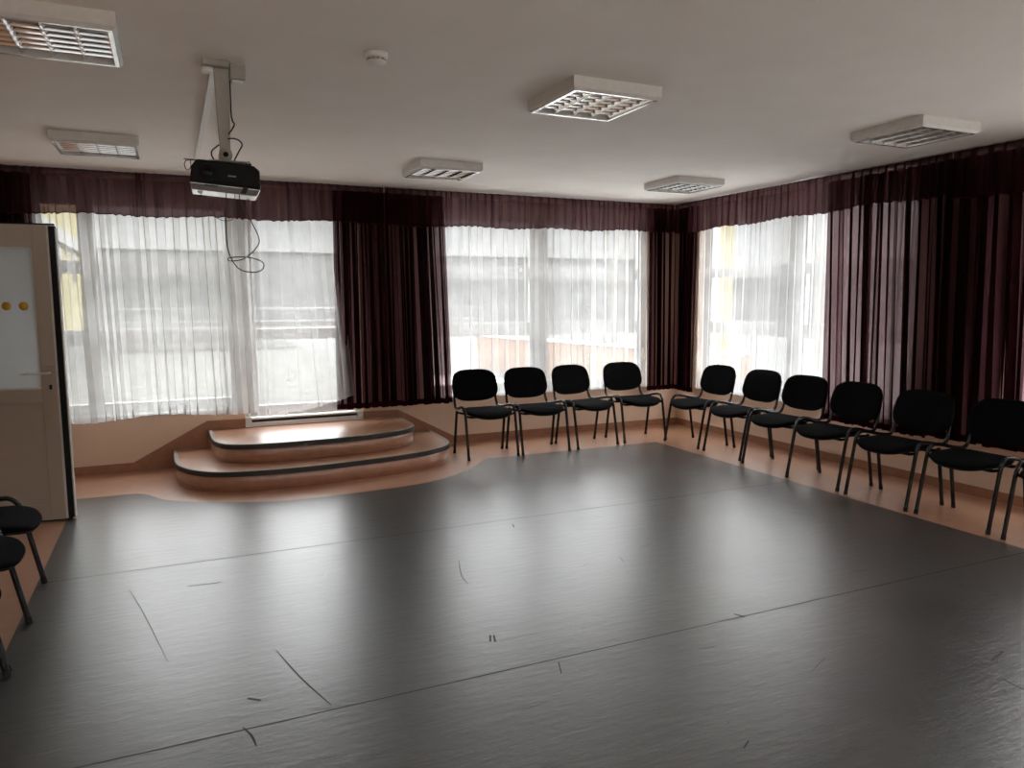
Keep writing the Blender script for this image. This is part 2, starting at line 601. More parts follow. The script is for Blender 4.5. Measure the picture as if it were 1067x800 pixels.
# ------------------------------------------------------------------ steps
up = [(-5.43, 0), (-5.43, -.35), (-5.415, -.62), (-5.37, -.78), (-5.29, -.875), (-5.15, -.94), (-4.92, -.97), (-4.6, -.972), (-4.35, -.962),
      (-4.1, -.93), (-3.87, -.865), (-3.71, -.78), (-3.62, -.68), (-3.58, -.55), (-3.57, -.35), (-3.57, 0)]
lo = [(-5.74, 0), (-5.74, -.4), (-5.73, -.63), (-5.70, -.79), (-5.61, -.99), (-5.47, -1.14), (-5.28, -1.225), (-4.96, -1.27), (-4.66, -1.268),
      (-4.4, -1.245), (-4.0, -1.185), (-3.67, -1.10), (-3.51, -1.025), (-3.38, -.925), (-3.30, -.80), (-3.26, -.65), (-3.25, -.4), (-3.25, 0)]


def offset(path, d):
    out = []
    n = len(path)
    for i, p in enumerate(path):
        t = (path[min(i + 1, n - 1)] - path[max(i - 1, 0)]).normalized()
        out.append(Vector((p.x + t.y * -d, p.y + t.x * d, 0)))
    return out


steps = tag(empty('curved_steps', (-4.5, -.6, 0)), 'two rounded orange steps with dark nosings below the balcony door', 'steps')
wl = Matrix.Translation((4.5, .6, 0))
for nm, pts, z0, z1 in (('lower_step', lo, 0.0, .165), ('upper_step', up, .1655, .33)):
    path = [Vector((p.x, p.y, 0)) for p in smooth_path([(a, min(b, -.013) if b == 0 else b, 0) for a, b in pts], 5)]
    inner = offset(path, .010)
    b = MB()
    L = lambda p, z: (p.x + 4.5, p.y + .6, z)
    n = len(inner)
    b.prism([(p.x + 4.5, p.y + .6) for p in inner], z0, z1 - .001, M['orange'], smooth=True)
    b.mats[0] = M['orange']
    st = b.build(nm, steps)
    # nosing: dark rubber lip with a pale strip on top
    nz = MB()
    prof = [(-.004, -.040, 0), (-.004, -.002, 0), (0.002, .003, 1), (.030, .003, 1), (.034, .0, 1)]
    for k in range(len(prof) - 1):
        a0, h0, _ = prof[k]
        a1, h1, mi = prof[k + 1]
        pa, pb = offset(path, a0), offset(path, a1)
        vs = [L(p, z1 + h0) for p in pa] + [L(p, z1 + h1) for p in pb]
        nz.add(vs, [(i, i + 1, n + i + 1, n + i) for i in range(n - 1)], M['nosing'] if k < 2 else M['nosing_top'], True)
    pa, pb = offset(path, -.004), offset(path, .012)
    nz.add([L(p, z1 - .040) for p in pa] + [L(p, z1 - .040) for p in pb], [(i, i + 1, n + i + 1, n + i) for i in range(n - 1)], M['nosing'])
    nz.build('nosing', steps if False else st, recalc=False)
    ln = MB()     # thin skirting-coloured line low on the riser
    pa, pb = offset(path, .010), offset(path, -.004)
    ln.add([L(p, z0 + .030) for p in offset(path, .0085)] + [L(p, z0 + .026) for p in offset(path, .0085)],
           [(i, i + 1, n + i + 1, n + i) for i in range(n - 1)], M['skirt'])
    ln.build('riser_line', st, recalc=False)


# ------------------------------------------------------------------ curtains
def curtain_mesh(mb, fn, ut, ub, zt, zb, folds, amp, seed, mtl, v0, over=.3, gather=1.0, rows=16, per=14, hem=None, bow=None, v_bottom=0.0, wave=.004):
    """pleated cloth. ut/ub = (start, end) along the wall at top and bottom; zb may be a function of s"""
    rn = random.Random(seed)
    ph = [0.0]
    n = folds * per
    # irregular fold widths and strengths
    wd = [rn.uniform(.55, 1.6) for _ in range(folds)]
    tot = sum(wd)
    am = [rn.uniform(.35, 1.25) for _ in range(folds + 1)]
    fade = [rn.random() for _ in range(folds + 1)]
    drift = [rn.uniform(-1, 1) for _ in range(folds + 1)]
    centers = []
    acc = 0
    for w in wd:
        centers.append((acc / tot, (acc + w) / tot))
        acc += w
    low = [(rn.uniform(2, 6), rn.uniform(0, 6.3), rn.uniform(.1, .3)) for _ in range(3)]

    def pt(u, v):
        k = min(int(u * folds), folds - 1)
        t = u * folds - k
        a, b = centers[k]
        s_ = a + (b - a) * t
        A = am[k] * (1 - t) + am[k + 1] * t
        F = fade[k] * (1 - t) + fade[k + 1] * t
        D = drift[k] * (1 - t) + drift[k + 1] * t
        env = A * ((1 - v) ** .6 * .55 * gather + .45 + (F - .5) * .7 * v)
        phi = 2 * PI * t
        w_ = (b - a)
        du = over * w_ * math.sin(2 * phi) * .5 * A + D * .25 * w_ * v + over * .25 * w_ * math.sin(phi + 3 * F) * v
        off = amp * env * math.sin(phi)
        for fq, p_, aa in low:
            off += amp * aa * math.sin(fq * 2 * PI * s_ + p_ + v * 1.5)
        s2 = min(max(s_ + du * min(1, s_ * folds, (1 - s_) * folds), 0), 1)
        x = (ut[0] + (ut[1] - ut[0]) * s2) * (1 - v) + (ub[0] + (ub[1] - ub[0]) * s2) * v
        zz = zb(s2) if callable(zb) else zb
        zz += wave * math.sin(phi + F * 6)
        z = zt + (zz - zt) * v
        vv = v0 + off + v_bottom * v
        return fn(x, -vv, z)
    mb.grid(pt, n, rows, mtl)
    if hem:
        hm, hz = hem
        mb.grid(lambda u, v: pt(u, 1 - hz * (1 - v)) if True else None, n, 1, hm)
    return mb


def curtain(name, label, cat, fn, ut, ub, zt, zb, folds, amp, seed, mtl, v0, group=None, hem=None, **kw):
    mb = MB()
    curtain_mesh(mb, fn, ut, ub, zt, zb, folds, amp, seed, mtl, v0, **kw)
    o = mb.build(name, recalc=False)
    tag(o, label, cat, group)
    if hem:
        hb = MB()
        k2 = dict(kw)
        k2['rows'] = 1

        def sub(v_lo):
            tmp = MB()
            curtain_mesh(tmp, fn, ut, ub, zt, zb, folds, amp, seed, mtl, v0, **{**kw, 'rows': 80})
            return tmp
        tmp = sub(0)
        nu = folds * kw.get('per', 14)
        rows_keep = hem
        nrow = 81
        vs = tmp.v[(nrow - 1 - rows_keep) * (nu + 1):]
        fs = [(j * (nu + 1) + i, j * (nu + 1) + i + 1, (j + 1) * (nu + 1) + i + 1, (j + 1) * (nu + 1) + i)
              for j in range(rows_keep) for i in range(nu)]
        # doubled hem cloth, a little in front of the single layer
        d = Vector(fn(0, -.0015, 0)) - Vector(fn(0, 0, 0))
        vs = [tuple(Vector(p) + d) for p in vs]
        hb.add(vs, fs, M['hem'] if mtl in (M['valance'], M['burgundy']) else mtl, True)
        hb.build('hem', o, recalc=False)
    return o


ZT = H - .045
GS = 'white sheer curtains'
curtain('sheer_curtain', 'wide white sheer curtain over the window left of the steps', 'curtain', BK, (-6.76, -5.02), (-6.72, -4.99), ZT,
        lambda s: .500 - .02 * math.sin(s * 9), 17, .036, 3, M['sheer'], .12, GS, hem=3)
curtain('sheer_curtain', 'white sheer curtain swept aside in front of the balcony door', 'curtain', BK, (-5.00, -4.22), (-5.01, -4.10), ZT,
        lambda s: .475 + .15 * s ** 2.2  , 6, .020, 8, M['sheer'], .13, GS, hem=2, v_bottom=.17, over=.18)
curtain('sheer_curtain', 'white sheer curtain behind the four chairs against the back wall', 'curtain', BK, (-3.30, -.50), (-3.30, -.48), ZT,
        .505, 25, .036, 21, M['sheer'], .12, GS, hem=3)
curtain('sheer_curtain', 'white sheer curtain on the right-hand wall between two burgundy curtains', 'curtain', RT, (-3.30, -.50), (-3.30, -.48), ZT,
        .505, 28, .030, 33, M['sheer'], .11, GS, hem=3)
curtain('sheer_curtain', 'white sheer curtain over the nearest window of the right-hand wall', 'curtain', RT, (-6.6, -4.45), (-6.6, -4.45), ZT,
        .505, 30, .034, 35, M['sheer'], .12, GS, hem=3)

GB = 'long burgundy curtains'
ZB = H - .05
curtain('burgundy_curtain', 'narrow burgundy curtain in the left corner above the open door', 'curtain', BK, (-7.33, -6.70), (-7.33, -6.72), ZB, .47, 6, .034, 41, M['burgundy'], .215, GB, hem=2, over=.95)
curtain('burgundy_curtain', 'wide burgundy curtain between the balcony door and the four chairs', 'curtain', BK, (-4.24, -3.12), (-4.25, -3.04), ZB, .475, 14, .036, 47, M['burgundy'], .215, GB, hem=2, over=.72)
curtain('burgundy_curtain', 'burgundy curtain on the back wall right beside the far corner', 'curtain', BK, (-.63, -.195), (-.60, -.195), ZB, .47, 6, .030, 52, M['burgundy'], .215, GB, hem=2, over=.95)
curtain('burgundy_curtain', 'slim burgundy curtain on the right-hand wall beside the far corner', 'curtain', RT, (-.60, -.235), (-.58, -.235), ZB, .47, 5, .030, 57, M['burgundy'], .215, GB, hem=2, over=.95)
curtain('burgundy_curtain', 'backlit burgundy curtain glowing in vertical streaks on the right-hand wall', 'curtain', RT, (-3.50, -2.44), (-3.54, -2.49), ZB, .43, 12, .034, 63, M['burgundy'], .215, GB, hem=2, over=.50)
curtain('burgundy_curtain', 'darkest burgundy curtain nearest the right edge of the photo', 'curtain', RT, (-4.56, -3.49), (-4.58, -3.53), ZB, .45, 11, .036, 66, M['burgundy'], .215, GB, hem=2, over=.75)
curtain('burgundy_curtain', 'burgundy curtain beyond the nearest sheer curtain on the right-hand wall', 'curtain', RT, (-7.3, -6.4), (-7.3, -6.4), ZB, .45, 12, .038, 68, M['burgundy'], .215, GB, hem=2, over=.95)

GV = 'gathered burgundy valances under the ceiling'
zv = lambda a, b, sd: (lambda s: a + (b - a) * s + .010 * math.sin(s * 23 + sd))
VK = dict(over=.16, gather=.7, rows=8, per=10, wave=.006)
curtain('valance', 'gathered burgundy valance over the left window and balcony door', 'valance', BK, (-7.36, -3.762), (-7.36, -3.762), H - .008, zv(2.262, 2.292, 1), 46, .016, 71, M['valance'], .30, GV, hem=2, **VK)
curtain('valance', 'gathered burgundy valance over the window behind the four chairs', 'valance', BK, (-3.755, -.285), (-3.755, -.285), H - .008, zv(2.275, 2.325, 2), 44, .016, 73, M['valance'], .30, GV, hem=2, **VK)
curtain('valance', 'burgundy valance on the right-hand wall starting at the far corner', 'valance', RT, (-3.70, -.30), (-3.70, -.30), H - .008, zv(2.33, 2.30, 3), 44, .016, 77, M['valance'], .30, GV, hem=2, **VK)
curtain('valance', 'burgundy valance on the right-hand wall nearest the right edge', 'valance', RT, (-7.4, -3.707), (-7.4, -3.707), H - .008, zv(2.29, 2.285, 3), 44, .016, 79, M['valance'], .31, GV, hem=2, **VK)

for fn, a, b, lb in ((BK, -7.38, -.10, 'white triple curtain rail along the back wall ceiling'), (RT, -7.45, -.35, 'white triple curtain rail along the right-hand wall ceiling')):
    r = MB()
    for v in (.11, .20, .252):
        fbox(r, fn, a, b, -v - .012, -v + .012, H - .022, H - .001, M['duct'])
    tag(r.build('curtain_rail'), lb, 'curtain rail')


# ------------------------------------------------------------------ open door on the left
ddir = math.atan2(1.50 - 1.40, .945)
door = struct(empty('door_1', (-7.335, -1.40, .012), -ddir), 'taupe door with frosted glass standing open on the left')
Wd, Hd = .948, 2.055
SW = .115
SR = .092
lf = MB()
T0, T1 = -.045, 0.0     # thickness, camera side is negative local y
D = M['door']
lf.box((0, T0, 0), (SW, T1, Hd), D)
lf.box((Wd - .055 - SR, T0, 0), (Wd - .055, T1, Hd), D)
lf.box((SW, T0, Hd - .15), (Wd - .055 - SR, T1, Hd), D)
lf.box((SW, T0, .835), (Wd - .055 - SR, T1, .93), D)
lf.box((SW, T0, 0), (Wd - .055 - SR, T1, .115), D)
lf.build('leaf', door, bevel=.003)
pl = MB()
pl.box((SW, T0 + .010, .115), (Wd - .055 - SR, T1 - .010, .835), D)
pl.build('panel', door)
bd = MB()
for (x0, x1, z0, z1) in ((SW, SW + .010, .93, Hd - .15), (Wd - .055 - SR - .010, Wd - .055 - SR, .93, Hd - .15),
                         (SW + .01, Wd - .065 - SR, .93, .94), (SW + .01, Wd - .065 - SR, Hd - .16, Hd - .15)):
    bd.box((x0, T0 + .002, z0), (x1, T1 - .002, z1), M['doorlip'])
bd.build('glazing_bead', door)
gp = MB()
gp.box((SW + .01, T0 + .015, .94), (Wd - .065 - SR, T1 - .015, Hd - .16), M['frost'])
gp.build('pane', door)
lp = MB()
lp.box((Wd - .055, T0 + .004, 0.002), (Wd - .045, T1, Hd - .002), M['doorlip'])
lp.box((Wd - .008, T0 + .026, .004), (Wd, T1 + .02, Hd - .02), M['doorlip'])
lp.build('edge_strip', door)
gs = MB()
gs.box((Wd - .045, T0 + .020, .004), (Wd - .008, T1 + .02, Hd - .004), M['rubber'])
gs.box((0, T0 + .004, Hd), (Wd - .01, T1, Hd + .010), M['rubber'])
gs.box((0, T0 - .002, -.008), (Wd - .02, T1, -.0005), M['rubber'])
gs.build('gasket', door)
for k in range(5):
    s_ = MB()
    x = Wd - .055 - .168 - k * .102
    n = 24
    s_.lathe([(.029, 0), (.029, .0012)], (x, T0 + .0148, 1.505), M['yellow_dot'], 24, lambda a, b, c_: (a, -c_, b))
    ds = s_.build('dot_sticker', door)
    ds['label'] = 'round yellow sticker'
hd = MB()
hx = Wd - .055 - .036
hd.box((hx - .018, T0 - .006, .905), (hx + .018, T0, 1.095), D)
hd.tube([(hx, T0 - .008, 1.045), (hx, T0 - .045, 1.045), (hx - .012, T0 - .052, 1.045), (hx - .165, T0 - .052, 1.045)], .0095, M['doorlip'], 12)
hd.box((hx - .008, T0 - .0095, .928), (hx + .008, T0 - .008, .945), M['rubber'])
hd.lathe([(.010, 0), (.010, .002)], (hx, T0 - .008, .952), M['rubber'], 16, lambda a, b, c_: (a, -c_, b))
hd.build('handle', door, bevel=.002)
fr = MB()
fr.box((XL - .02, -2.42, 0), (XL + .03, -2.37, 2.10), M['doorlip'])
fr.box((XL - .02, -1.44, 0), (XL + .03, -1.385, 2.10), M['doorlip'])
fr.box((XL - .02, -2.42, 2.07), (XL + .03, -1.385, 2.12), M['doorlip'])
struct(fr.build('door_1_frame'))


# ------------------------------------------------------------------ chairs
def cushion(mb, hw, hd_, th, m, deform, e1=3.2, e2=3.2, nt=56, rings=9, pw=2.6):
    """rounded pad: superellipse outline, e1 for the +b half and e2 for the -b half"""
    def outline(t):
        c_, s_ = math.cos(t), math.sin(t)
        e = e1 if s_ >= 0 else e2
        return (math.copysign(abs(c_) ** (2 / e), c_) * hw, math.copysign(abs(s_) ** (2 / e), s_) * hd_)
    vs, fs = [], []
    for side in (1, -1):
        base = len(vs)
        vs.append(deform(0, 0, side * th / 2))
        for r in range(1, rings + 1):
            q = 1 - (1 - r / rings) ** 1.7
            hgt = th / 2 * max(0, 1 - q ** pw) ** (1 / pw)
            for k in range(nt):
                a, b = outline(2 * PI * k / nt)
                vs.append(deform(a * q, b * q, side * hgt))
        for k in range(nt):
            fs.append((base, base + 1 + k, base + 1 + (k + 1) % nt))
        for r in range(rings - 1):
            for k in range(nt):
                a = base + 1 + r * nt + k
                b = base + 1 + r * nt + (k + 1) % nt
                fs.append((a, b, b + nt, a + nt))
    mb.add(vs, fs, m, True)


def fin_weld(o):
    bm = bmesh.new()
    bm.from_mesh(o.data)
    bmesh.ops.remove_doubles(bm, verts=bm.verts, dist=.0004)
    bmesh.ops.recalc_face_normals(bm, faces=bm.faces)
    bm.to_mesh(o.data)
    bm.free()
    return o


def seat_deform(a, b, h):
    # a across, b depth (negative = front), saddle shape with a waterfall front edge
    z = .452 + h
    fr_ = max(0, -b - .04) / .18
    z -= .036 * fr_ ** 2 * (1 - .35 * (a / .235) ** 2)
    z -= .012 * (1 - (a / .235) ** 2)
    z += .012 * max(0, b / .2) ** 2
    return (a, b - .035, z)


def back_deform(a, b, h):
    # b vertical; tilted rearwards and curved round the sitter
    z = .672 + b
    y = .262 + (z - .52) * .26 + .030 * (1 - (a / .24) ** 2) - .012
    return (a * (1 - .05 * (b / .155)), y - h, z)


def make_chair():
    root = empty('stacking_chair')
    mb = MB()
    cushion(mb, .234, .208, .058, M['black_fabric'], seat_deform, 3.4, 3.0)
    fin_weld(mb.build('seat', root))
    mb = MB()
    cushion(mb, .225, .195, .030, M['black_plastic'], lambda a, b, h: (seat_deform(a, b, h)[0], seat_deform(a, b, h)[1] + .004, seat_deform(a, b, h)[2] - .022), 3.4, 3.0, pw=3)
    fin_weld(mb.build('seat_shell', root))
    mb = MB()
    cushion(mb, .250, .160, .046, M['black_fabric'], back_deform, 3.6, 2.9)
    fin_weld(mb.build('backrest', root))
    mb = MB()
    cushion(mb, .246, .156, .026, M['black_plastic'], lambda a, b, h: (back_deform(a, b, h)[0], back_deform(a, b, h)[1] + .017, back_deform(a, b, h)[2]), 3.6, 2.9, pw=3)
    fin_weld(mb.build('backrest_shell', root))
    for sx in (-1, 1):
        x = sx * .264
        leg = MB()
        leg.tube([(x, -.200, .012), (x, -.160, .22), (x, -.122, .415)], .0135, M['black_metal'], 12)
        lg = leg.build('leg', root)
        ft = MB()
        ft.tube([(x, -.2022, 0), (x, -.1965, .030)], .0150, M['rubber'], 12)
        ft.build('foot_cap', lg)
        leg = MB()
        leg.tube([(x, .200, .012), (x, .165, .22), (x * .995, .128, .44)], .0135, M['black_metal'], 12)
        lg = leg.build('leg', root)
        ft = MB()
        ft.tube([(x, .2022, 0), (x, .1970, .030)], .0150, M['rubber'], 12)
        ft.build('foot_cap', lg)
        arc = MB()
        pth = smooth_path([(x, -.122, .414), (x, -.108, .455), (x, -.082, .486), (x, -.04, .497), (sx * .259, .04, .486), (sx * .248, .12, .468),
                           (sx * .238, .20, .457), (sx * .232, .245, .464), (sx * .229, .272, .500)], 5)
        arc.tube(pth, .0135, M['black_metal'], 12)
        arc.build('side_tube', root)
        bp = MB()
        pth = smooth_path([(sx * .229, .271, .498), (sx * .227, .285, .54), (sx * .222, .312, .64), (sx * .216, .338, .74)], 5)
        bp.tube(pth, .0125, M['black_metal'], 12)
        bp.build('back_post', root)
    for y, z in ((-.105, .415), (.10, .425)):
        cb = MB()
        cb.tube([(-.262, y, z + .004), (-.2, y, z - .012), (.2, y, z - .012), (.262, y, z + .004)], .011, M['black_metal'], 10)
        cb.build('crossbar', root)
    return root


proto = make_chair()
first = [True]


def place_chair(cx, cy, rz, label, group):
    if first[0]:
        o = proto
        first[0] = False
    else:
        o = copy_tree(proto)
    o.location = (cx, cy, .0018)
    o.rotation_euler = (0, 0, rz)
    tag(o, label, 'chair', group)


GR = 'black chairs along the back wall'
place_chair(-2.885, -.738, .0, 'black padded stacking chair right beside the curved steps', GR)
place_chair(-2.312, -.752, .0, 'black padded chair second from the steps along the back wall', GR)
place_chair(-1.70, -.702, .13, 'black padded chair third from the steps, turned slightly askew', GR)
place_chair(-1.045, -.658, -.02, 'black padded chair of the back-wall row closest to the far corner', GR)
GR = 'black chairs along the right-hand wall'
F = -PI / 2
for cx, cy, rz, lb in [(-.618, -1.165, F + .06, 'black chair of the right-hand row closest to the far corner'),
                       (-.600, -1.795, F + .01, 'black chair second from the far corner in the right-hand row, before the white sheer'),
                       (-.635, -2.412, F + .07, 'black chair third from the far corner in the right-hand row'),
                       (-.688, -3.022, F + .03, 'black chair before the edge between sheer and glowing burgundy curtain'),
                       (-.698, -3.655, F + .01, 'black chair before the glowing burgundy curtain, third from the right edge'),
                       (-.682, -4.26, F - .01, 'nearest right-hand chair whose backrest meets the edge of the photo'),
                       (-.700, -4.895, F + .0, 'black chair cut off by the right edge, only its front leg and seat showing')]:
    place_chair(cx, cy, rz, lb, GR)
GR = 'black chairs along the left wall'
for cx, cy, rz, lb in [(-6.615, -3.13, PI / 2, 'black chair at the left edge just in front of the open door'),
                       (-6.605, -3.70, PI / 2, 'black chair at the left edge, second from the open door'),
                       (-6.60, -4.275, PI / 2, 'black chair at the left edge showing only the tips of its legs')]:
    place_chair(cx, cy, rz, lb, GR)


# ------------------------------------------------------------------ ceiling lamps
def make_lamp():
    root = empty('ceiling_lamp')
    s_, h = .262, .066
    hb = MB()
    ch = .012
    t = .022
    # sides (outer skin with chamfer, inner wall), top plate
    ring = [(s_, 0), (s_, -h + ch), (s_ - ch, -h), (s_ - t - .006, -h), (s_ - t - .006, -.004)]
    corners = [(-1, -1), (1, -1), (1, 1), (-1, 1)]
    vs = []
    for r, z in ring:
        vs += [(sx * r, sy * r, z) for sx, sy in corners]
    fs = []
    for k in range(len(ring) - 1):
        for q in range(4):
            a, b = k * 4 + q, k * 4 + (q + 1) % 4
            fs.append((a, b, b + 4, a + 4))
    hb.add(vs, fs, M['lampwhite'])
    hb.box((-s_ + .001, -s_ + .001, -.003), (s_ - .001, s_ - .001, -.0005), M['lampwhite'])
    hb.build('housing', root)
    rm = MB()
    ra, rb_ = s_ - ch - .002, s_ - t - .008
    for sg in (-1, 1):
        rm.box((-ra, sg * rb_, -h - .0025), (ra, sg * ra, -h + .001), M['silver'])
        rm.box((sg * rb_, -rb_, -h - .0025), (sg * ra, rb_, -h + .001), M['silver'])
    rm.build('rim', root)
    rf = MB()
    q = s_ - t - .008
    rf.box((-q, -q, -.008), (q, q, -.0045), M['cavity'])
    rf.build('gear_tray', root)
    for k in range(4):
        x = (-.75 + .5 * k) * q
        tb = MB()
        tb.tube([(x, -q + .01, -.02), (x, q - .01, -.02)], .008, M['tube'], 10)
        tb.build('fluorescent_tube', root)
    lv = MB()
    ht, hb_ = -.030, -h + .003
    ts = [0, .25, .5, .75, 1.0]
    for k in range(5):                       # long mirror reflectors, parabolic wedge section
        x = (-1 + .5 * k) * q
        w = .040
        for sg in (-1, 1):
            if abs(x + sg * w) > q + .012:
                continue
            prof = [(max(-q, min(q, x + sg * (.0012 + w * t ** 2.1))), hb_ + (ht - hb_) * t) for t in ts]
            vs = [(px_, -q, pz) for px_, pz in prof] + [(px_, q, pz) for px_, pz in prof]
            lv.add(vs, [(i, i + 1, i + 6, i + 5) for i in range(4)], M['mirror'], True)
        if -q < x - .0012 and x + .0012 < q:
            lv.box((x - .0012, -q, hb_ - .0006), (x + .0012, q, hb_), M['mirror'])
    n = 7
    for k in range(1, n):                    # cross blades
        y = (-1 + 2 * k / n) * q
        w = .020
        for sg in (-1, 1):
            prof = [(y + sg * (.001 + w * t ** 2.3), hb_ + .009 + (ht - hb_ - .008) * t) for t in ts]
            vs = [(-q, py_, pz) for py_, pz in prof] + [(q, py_, pz) for py_, pz in prof]
            lv.add(vs, [(i, i + 1, i + 6, i + 5) for i in range(4)], M['mirror'], True)
        lv.box((-q, y - .001, hb_ + .0084), (q, y + .001, hb_ + .009), M['mirror'])
    lv.build('louvre', root, recalc=False)
    return root


lamp = make_lamp()
GL = 'square louvred ceiling lamps, all unlit'
for i, (x, y, lb) in enumerate([(-3.586, -3.963, 'square louvred ceiling lamp in the middle of the ceiling, beside the smoke detector'),
                                (-1.278, -4.118, 'square louvred ceiling lamp nearest the right-hand valance'),
                                (-1.269, -1.719, 'small-looking louvred ceiling lamp closest to the far corner'),
                                (-3.606, -1.562, 'louvred ceiling lamp near the back valance between balcony door and four chairs'),
                                (-6.102, -1.585, 'louvred ceiling lamp above the left window, left of the projector'),
                                (-6.104, -3.958, 'largest-looking louvred ceiling lamp cut by the top left corner')]):
    o = lamp if i == 0 else copy_tree(lamp)
    o.location = (x, y, H - .0005)
    tag(o, lb, 'ceiling lamp', GL)

# smoke detector
sd = tag(empty('smoke_detector', (-4.815, -4.15, H)), 'round white smoke detector on the ceiling right of the projector mount', 'smoke detector')
b = MB()
b.lathe([(.052, -.0005), (.052, -.022), (.047, -.026)], (0, 0, 0), M['duct'], 36)
b.build('base', sd)
b = MB()
b.lathe([(.030, -.0262), (.030, -.036), (.044, -.037), (.043, -.042), (.030, -.050), (.012, -.053)], (0, 0, 0), M['duct'], 36)
for k in range(10):
    a = 2 * PI * k / 10
    b.box((-.003, .030, -.037), (.003, .043, -.026), M['offwhite'], Matrix.Rotation(a, 4, 'Z'))
b.build('sensor_head', sd)

# ------------------------------------------------------------------ projector and mount
PX, PY = -5.435, -3.72
pm = tag(empty('projector_mount', (PX, PY, H)), 'grey steel projector mount hanging from the ceiling', 'mount')
b = MB()
b.box((-.085, -.055, -.028), (.031, .055, -.0005), M['offwhite'])
b.lathe([(.030, -.029), (.030, -.045), (.026, -.048)], (-.062, 0, 0), M['duct'], 20)
b.build('ceiling_plate', pm, bevel=.004)
b = MB()
b.prism([(-.036, -.028), (.030, -.028), (.023, -.395), (-.023, -.395)], -.018, .018, M['offwhite'], lambda a, b_, c_: (a, c_, b_))
b.build('post', pm, bevel=.004)
b = MB()
b.lathe([(.028, -.04), (.030, -.03), (.030, .03), (.028, .04)], (0, 0, -.420), M['offwhite'], 20, lambda x, y, z: (x, z, y))
b.box((-.026, -.022, -.412), (.026, .022, -.396), M['offwhite'])
b.lathe([(.012, 0), (.012, .006)], (-.001, -.040, -.420), M['black_plastic'], 12, lambda x, y, z: (x, -z, y))
b.build('tilt_joint', pm)
b = MB()
b.box((-.075, -.07, -.456), (.095, .07, -.450), M['offwhite'])
b.box((-.12, -.012, -.456), (-.075, .012, -.450), M['black_metal'])
b.box((.095, -.012, -.456), (.115, .012, -.450), M['black_metal'])
b.box((-.18, .04, -.442), (-.05, .052, -.436), M['offwhite'])
b.build('clamp_plate', pm, bevel=.001)

pj = tag(empty('projector', (PX - .01, PY, 2.046), math.radians(-3)), 'black ceiling projector with silvery underside hanging on the mount', 'projector')
tilt = math.radians(4)
R = Matrix.Rotation(tilt, 4, 'Y')
b = MB()
bod = []
pth = [(-.150, .028), (-.146, .100), (-.125, .132), (.120, .132), (.147, .112), (.153, .028)]
b.prism(pth, -.11, .11, M['black_plastic'], lambda a, b_, c_: tuple(R @ Vector((a, c_, b_))))
b.build('body', pj, bevel=.008)
b = MB()
b.prism([(-.150, .027), (.153, .027), (.140, -.002), (-.142, -.002)], -.108, .108, M['silver'], lambda a, b_, c_: tuple(R @ Vector((a, c_ * (1 - .2 * (b_ < 0)), b_))))
b.build('underside', pj, bevel=.004)
b = MB()
b.lathe([(.034, 0), (.034, .012), (.028, .014)], (0, 0, 0), M['black_plastic'], 24, lambda x, y, z: (x - .075, -.110 - z, y + .082))
b.lathe([(.025, .004), (.025, .0145), (.001, .018)], (0, 0, 0), M['lens'], 24, lambda x, y, z: (x - .075, -.110 - z, y + .082))
b.build('lens', pj)
b = MB()
b.box((.010, -.1115, .070), (.045, -.1105, .076), M['logo'], R)
b.build('nameplate', pj)
b = MB()
b.prism([(.068, .0), (.088, -.0), (.100, .026), (.078, .026)], -.112, -.108, M['lens'], lambda a, b_, c_: tuple(R @ Vector((a, c_, b_))))
b.box((-.09, -.110, .018), (-.03, -.108, .023), M['lens'], R)
b.build('vent', pj)
for fx in (-.11, .11):
    b = MB()
    b.lathe([(.012, -.010), (.012, -.002), (.006, 0)], (fx, .06, 0), M['black_plastic'], 14)
    b.build('foot', pj)

CY = -3.755


def cable(name, label, pts, y=CY, r=.0032, wob=.0):
    b_ = MB()
    P3 = [(x, y + wob * math.sin(i * 1.1), z) for i, (x, z) in enumerate(pts)]
    b_.tube(smooth_path(P3, 6), r, M['rubber'], 8)
    return tag(b_.build(name), label, 'cable', 'black cables of the ceiling projector')


cable('power_cable', 'black cable running down beside the mount post with a small kink', [(-5.404, 2.562), (-5.404, 2.51), (-5.404, 2.408), (-5.400, 2.385), (-5.400, 2.379), (-5.392, 2.366), (-5.402, 2.344), (-5.420, 2.318)])
cable('signal_cable', 'black cable looping out to the right above the projector', [(-5.424, 2.298), (-5.395, 2.301), (-5.37, 2.291), (-5.362, 2.273), (-5.376, 2.246), (-5.400, 2.200)])
cable('signal_cable', 'short black cable bowing left of the tilt joint', [(-5.462, 2.268), (-5.493, 2.241), (-5.497, 2.219), (-5.487, 2.196)])
cable('signal_cable', 'tiny black cable loop on top of the projector', [(-5.352, 2.172), (-5.341, 2.197), (-5.331, 2.194), (-5.325, 2.165)], r=.0028)
cable('hanging_cable', 'long black cable dangling in loops below the projector', [(-5.44, 2.052), (-5.448, 1.901), (-5.442, 1.785), (-5.404, 1.705), (-5.341, 1.684), (-5.295, 1.697), (-5.286, 1.73), (-5.331, 1.752), (-5.388, 1.757), (-5.442, 1.75), (-5.437, 1.736), (-5.374, 1.749), (-5.315, 1.802), (-5.301, 1.848), (-5.338, 1.934), (-5.377, 2.007), (-5.385, 2.052)], y=-3.74, r=.0026, wob=.012)
cable('hanging_cable', 'thin black cable hanging in one shallow bow under the projector', [(-5.552, 2.055), (-5.522, 1.978), (-5.47, 1.932), (-5.423, 1.931), (-5.405, 1.96), (-5.40, 2.045)], y=-3.70, r=.0016)
cable('antenna_cable', 'thin pale cable loop left of the projector', [(-5.586, 2.205), (-5.587, 2.17), (-5.604, 2.156), (-5.613, 2.181), (-5.604, 2.199), (-5.57, 2.205)], y=-3.68, r=.0018)

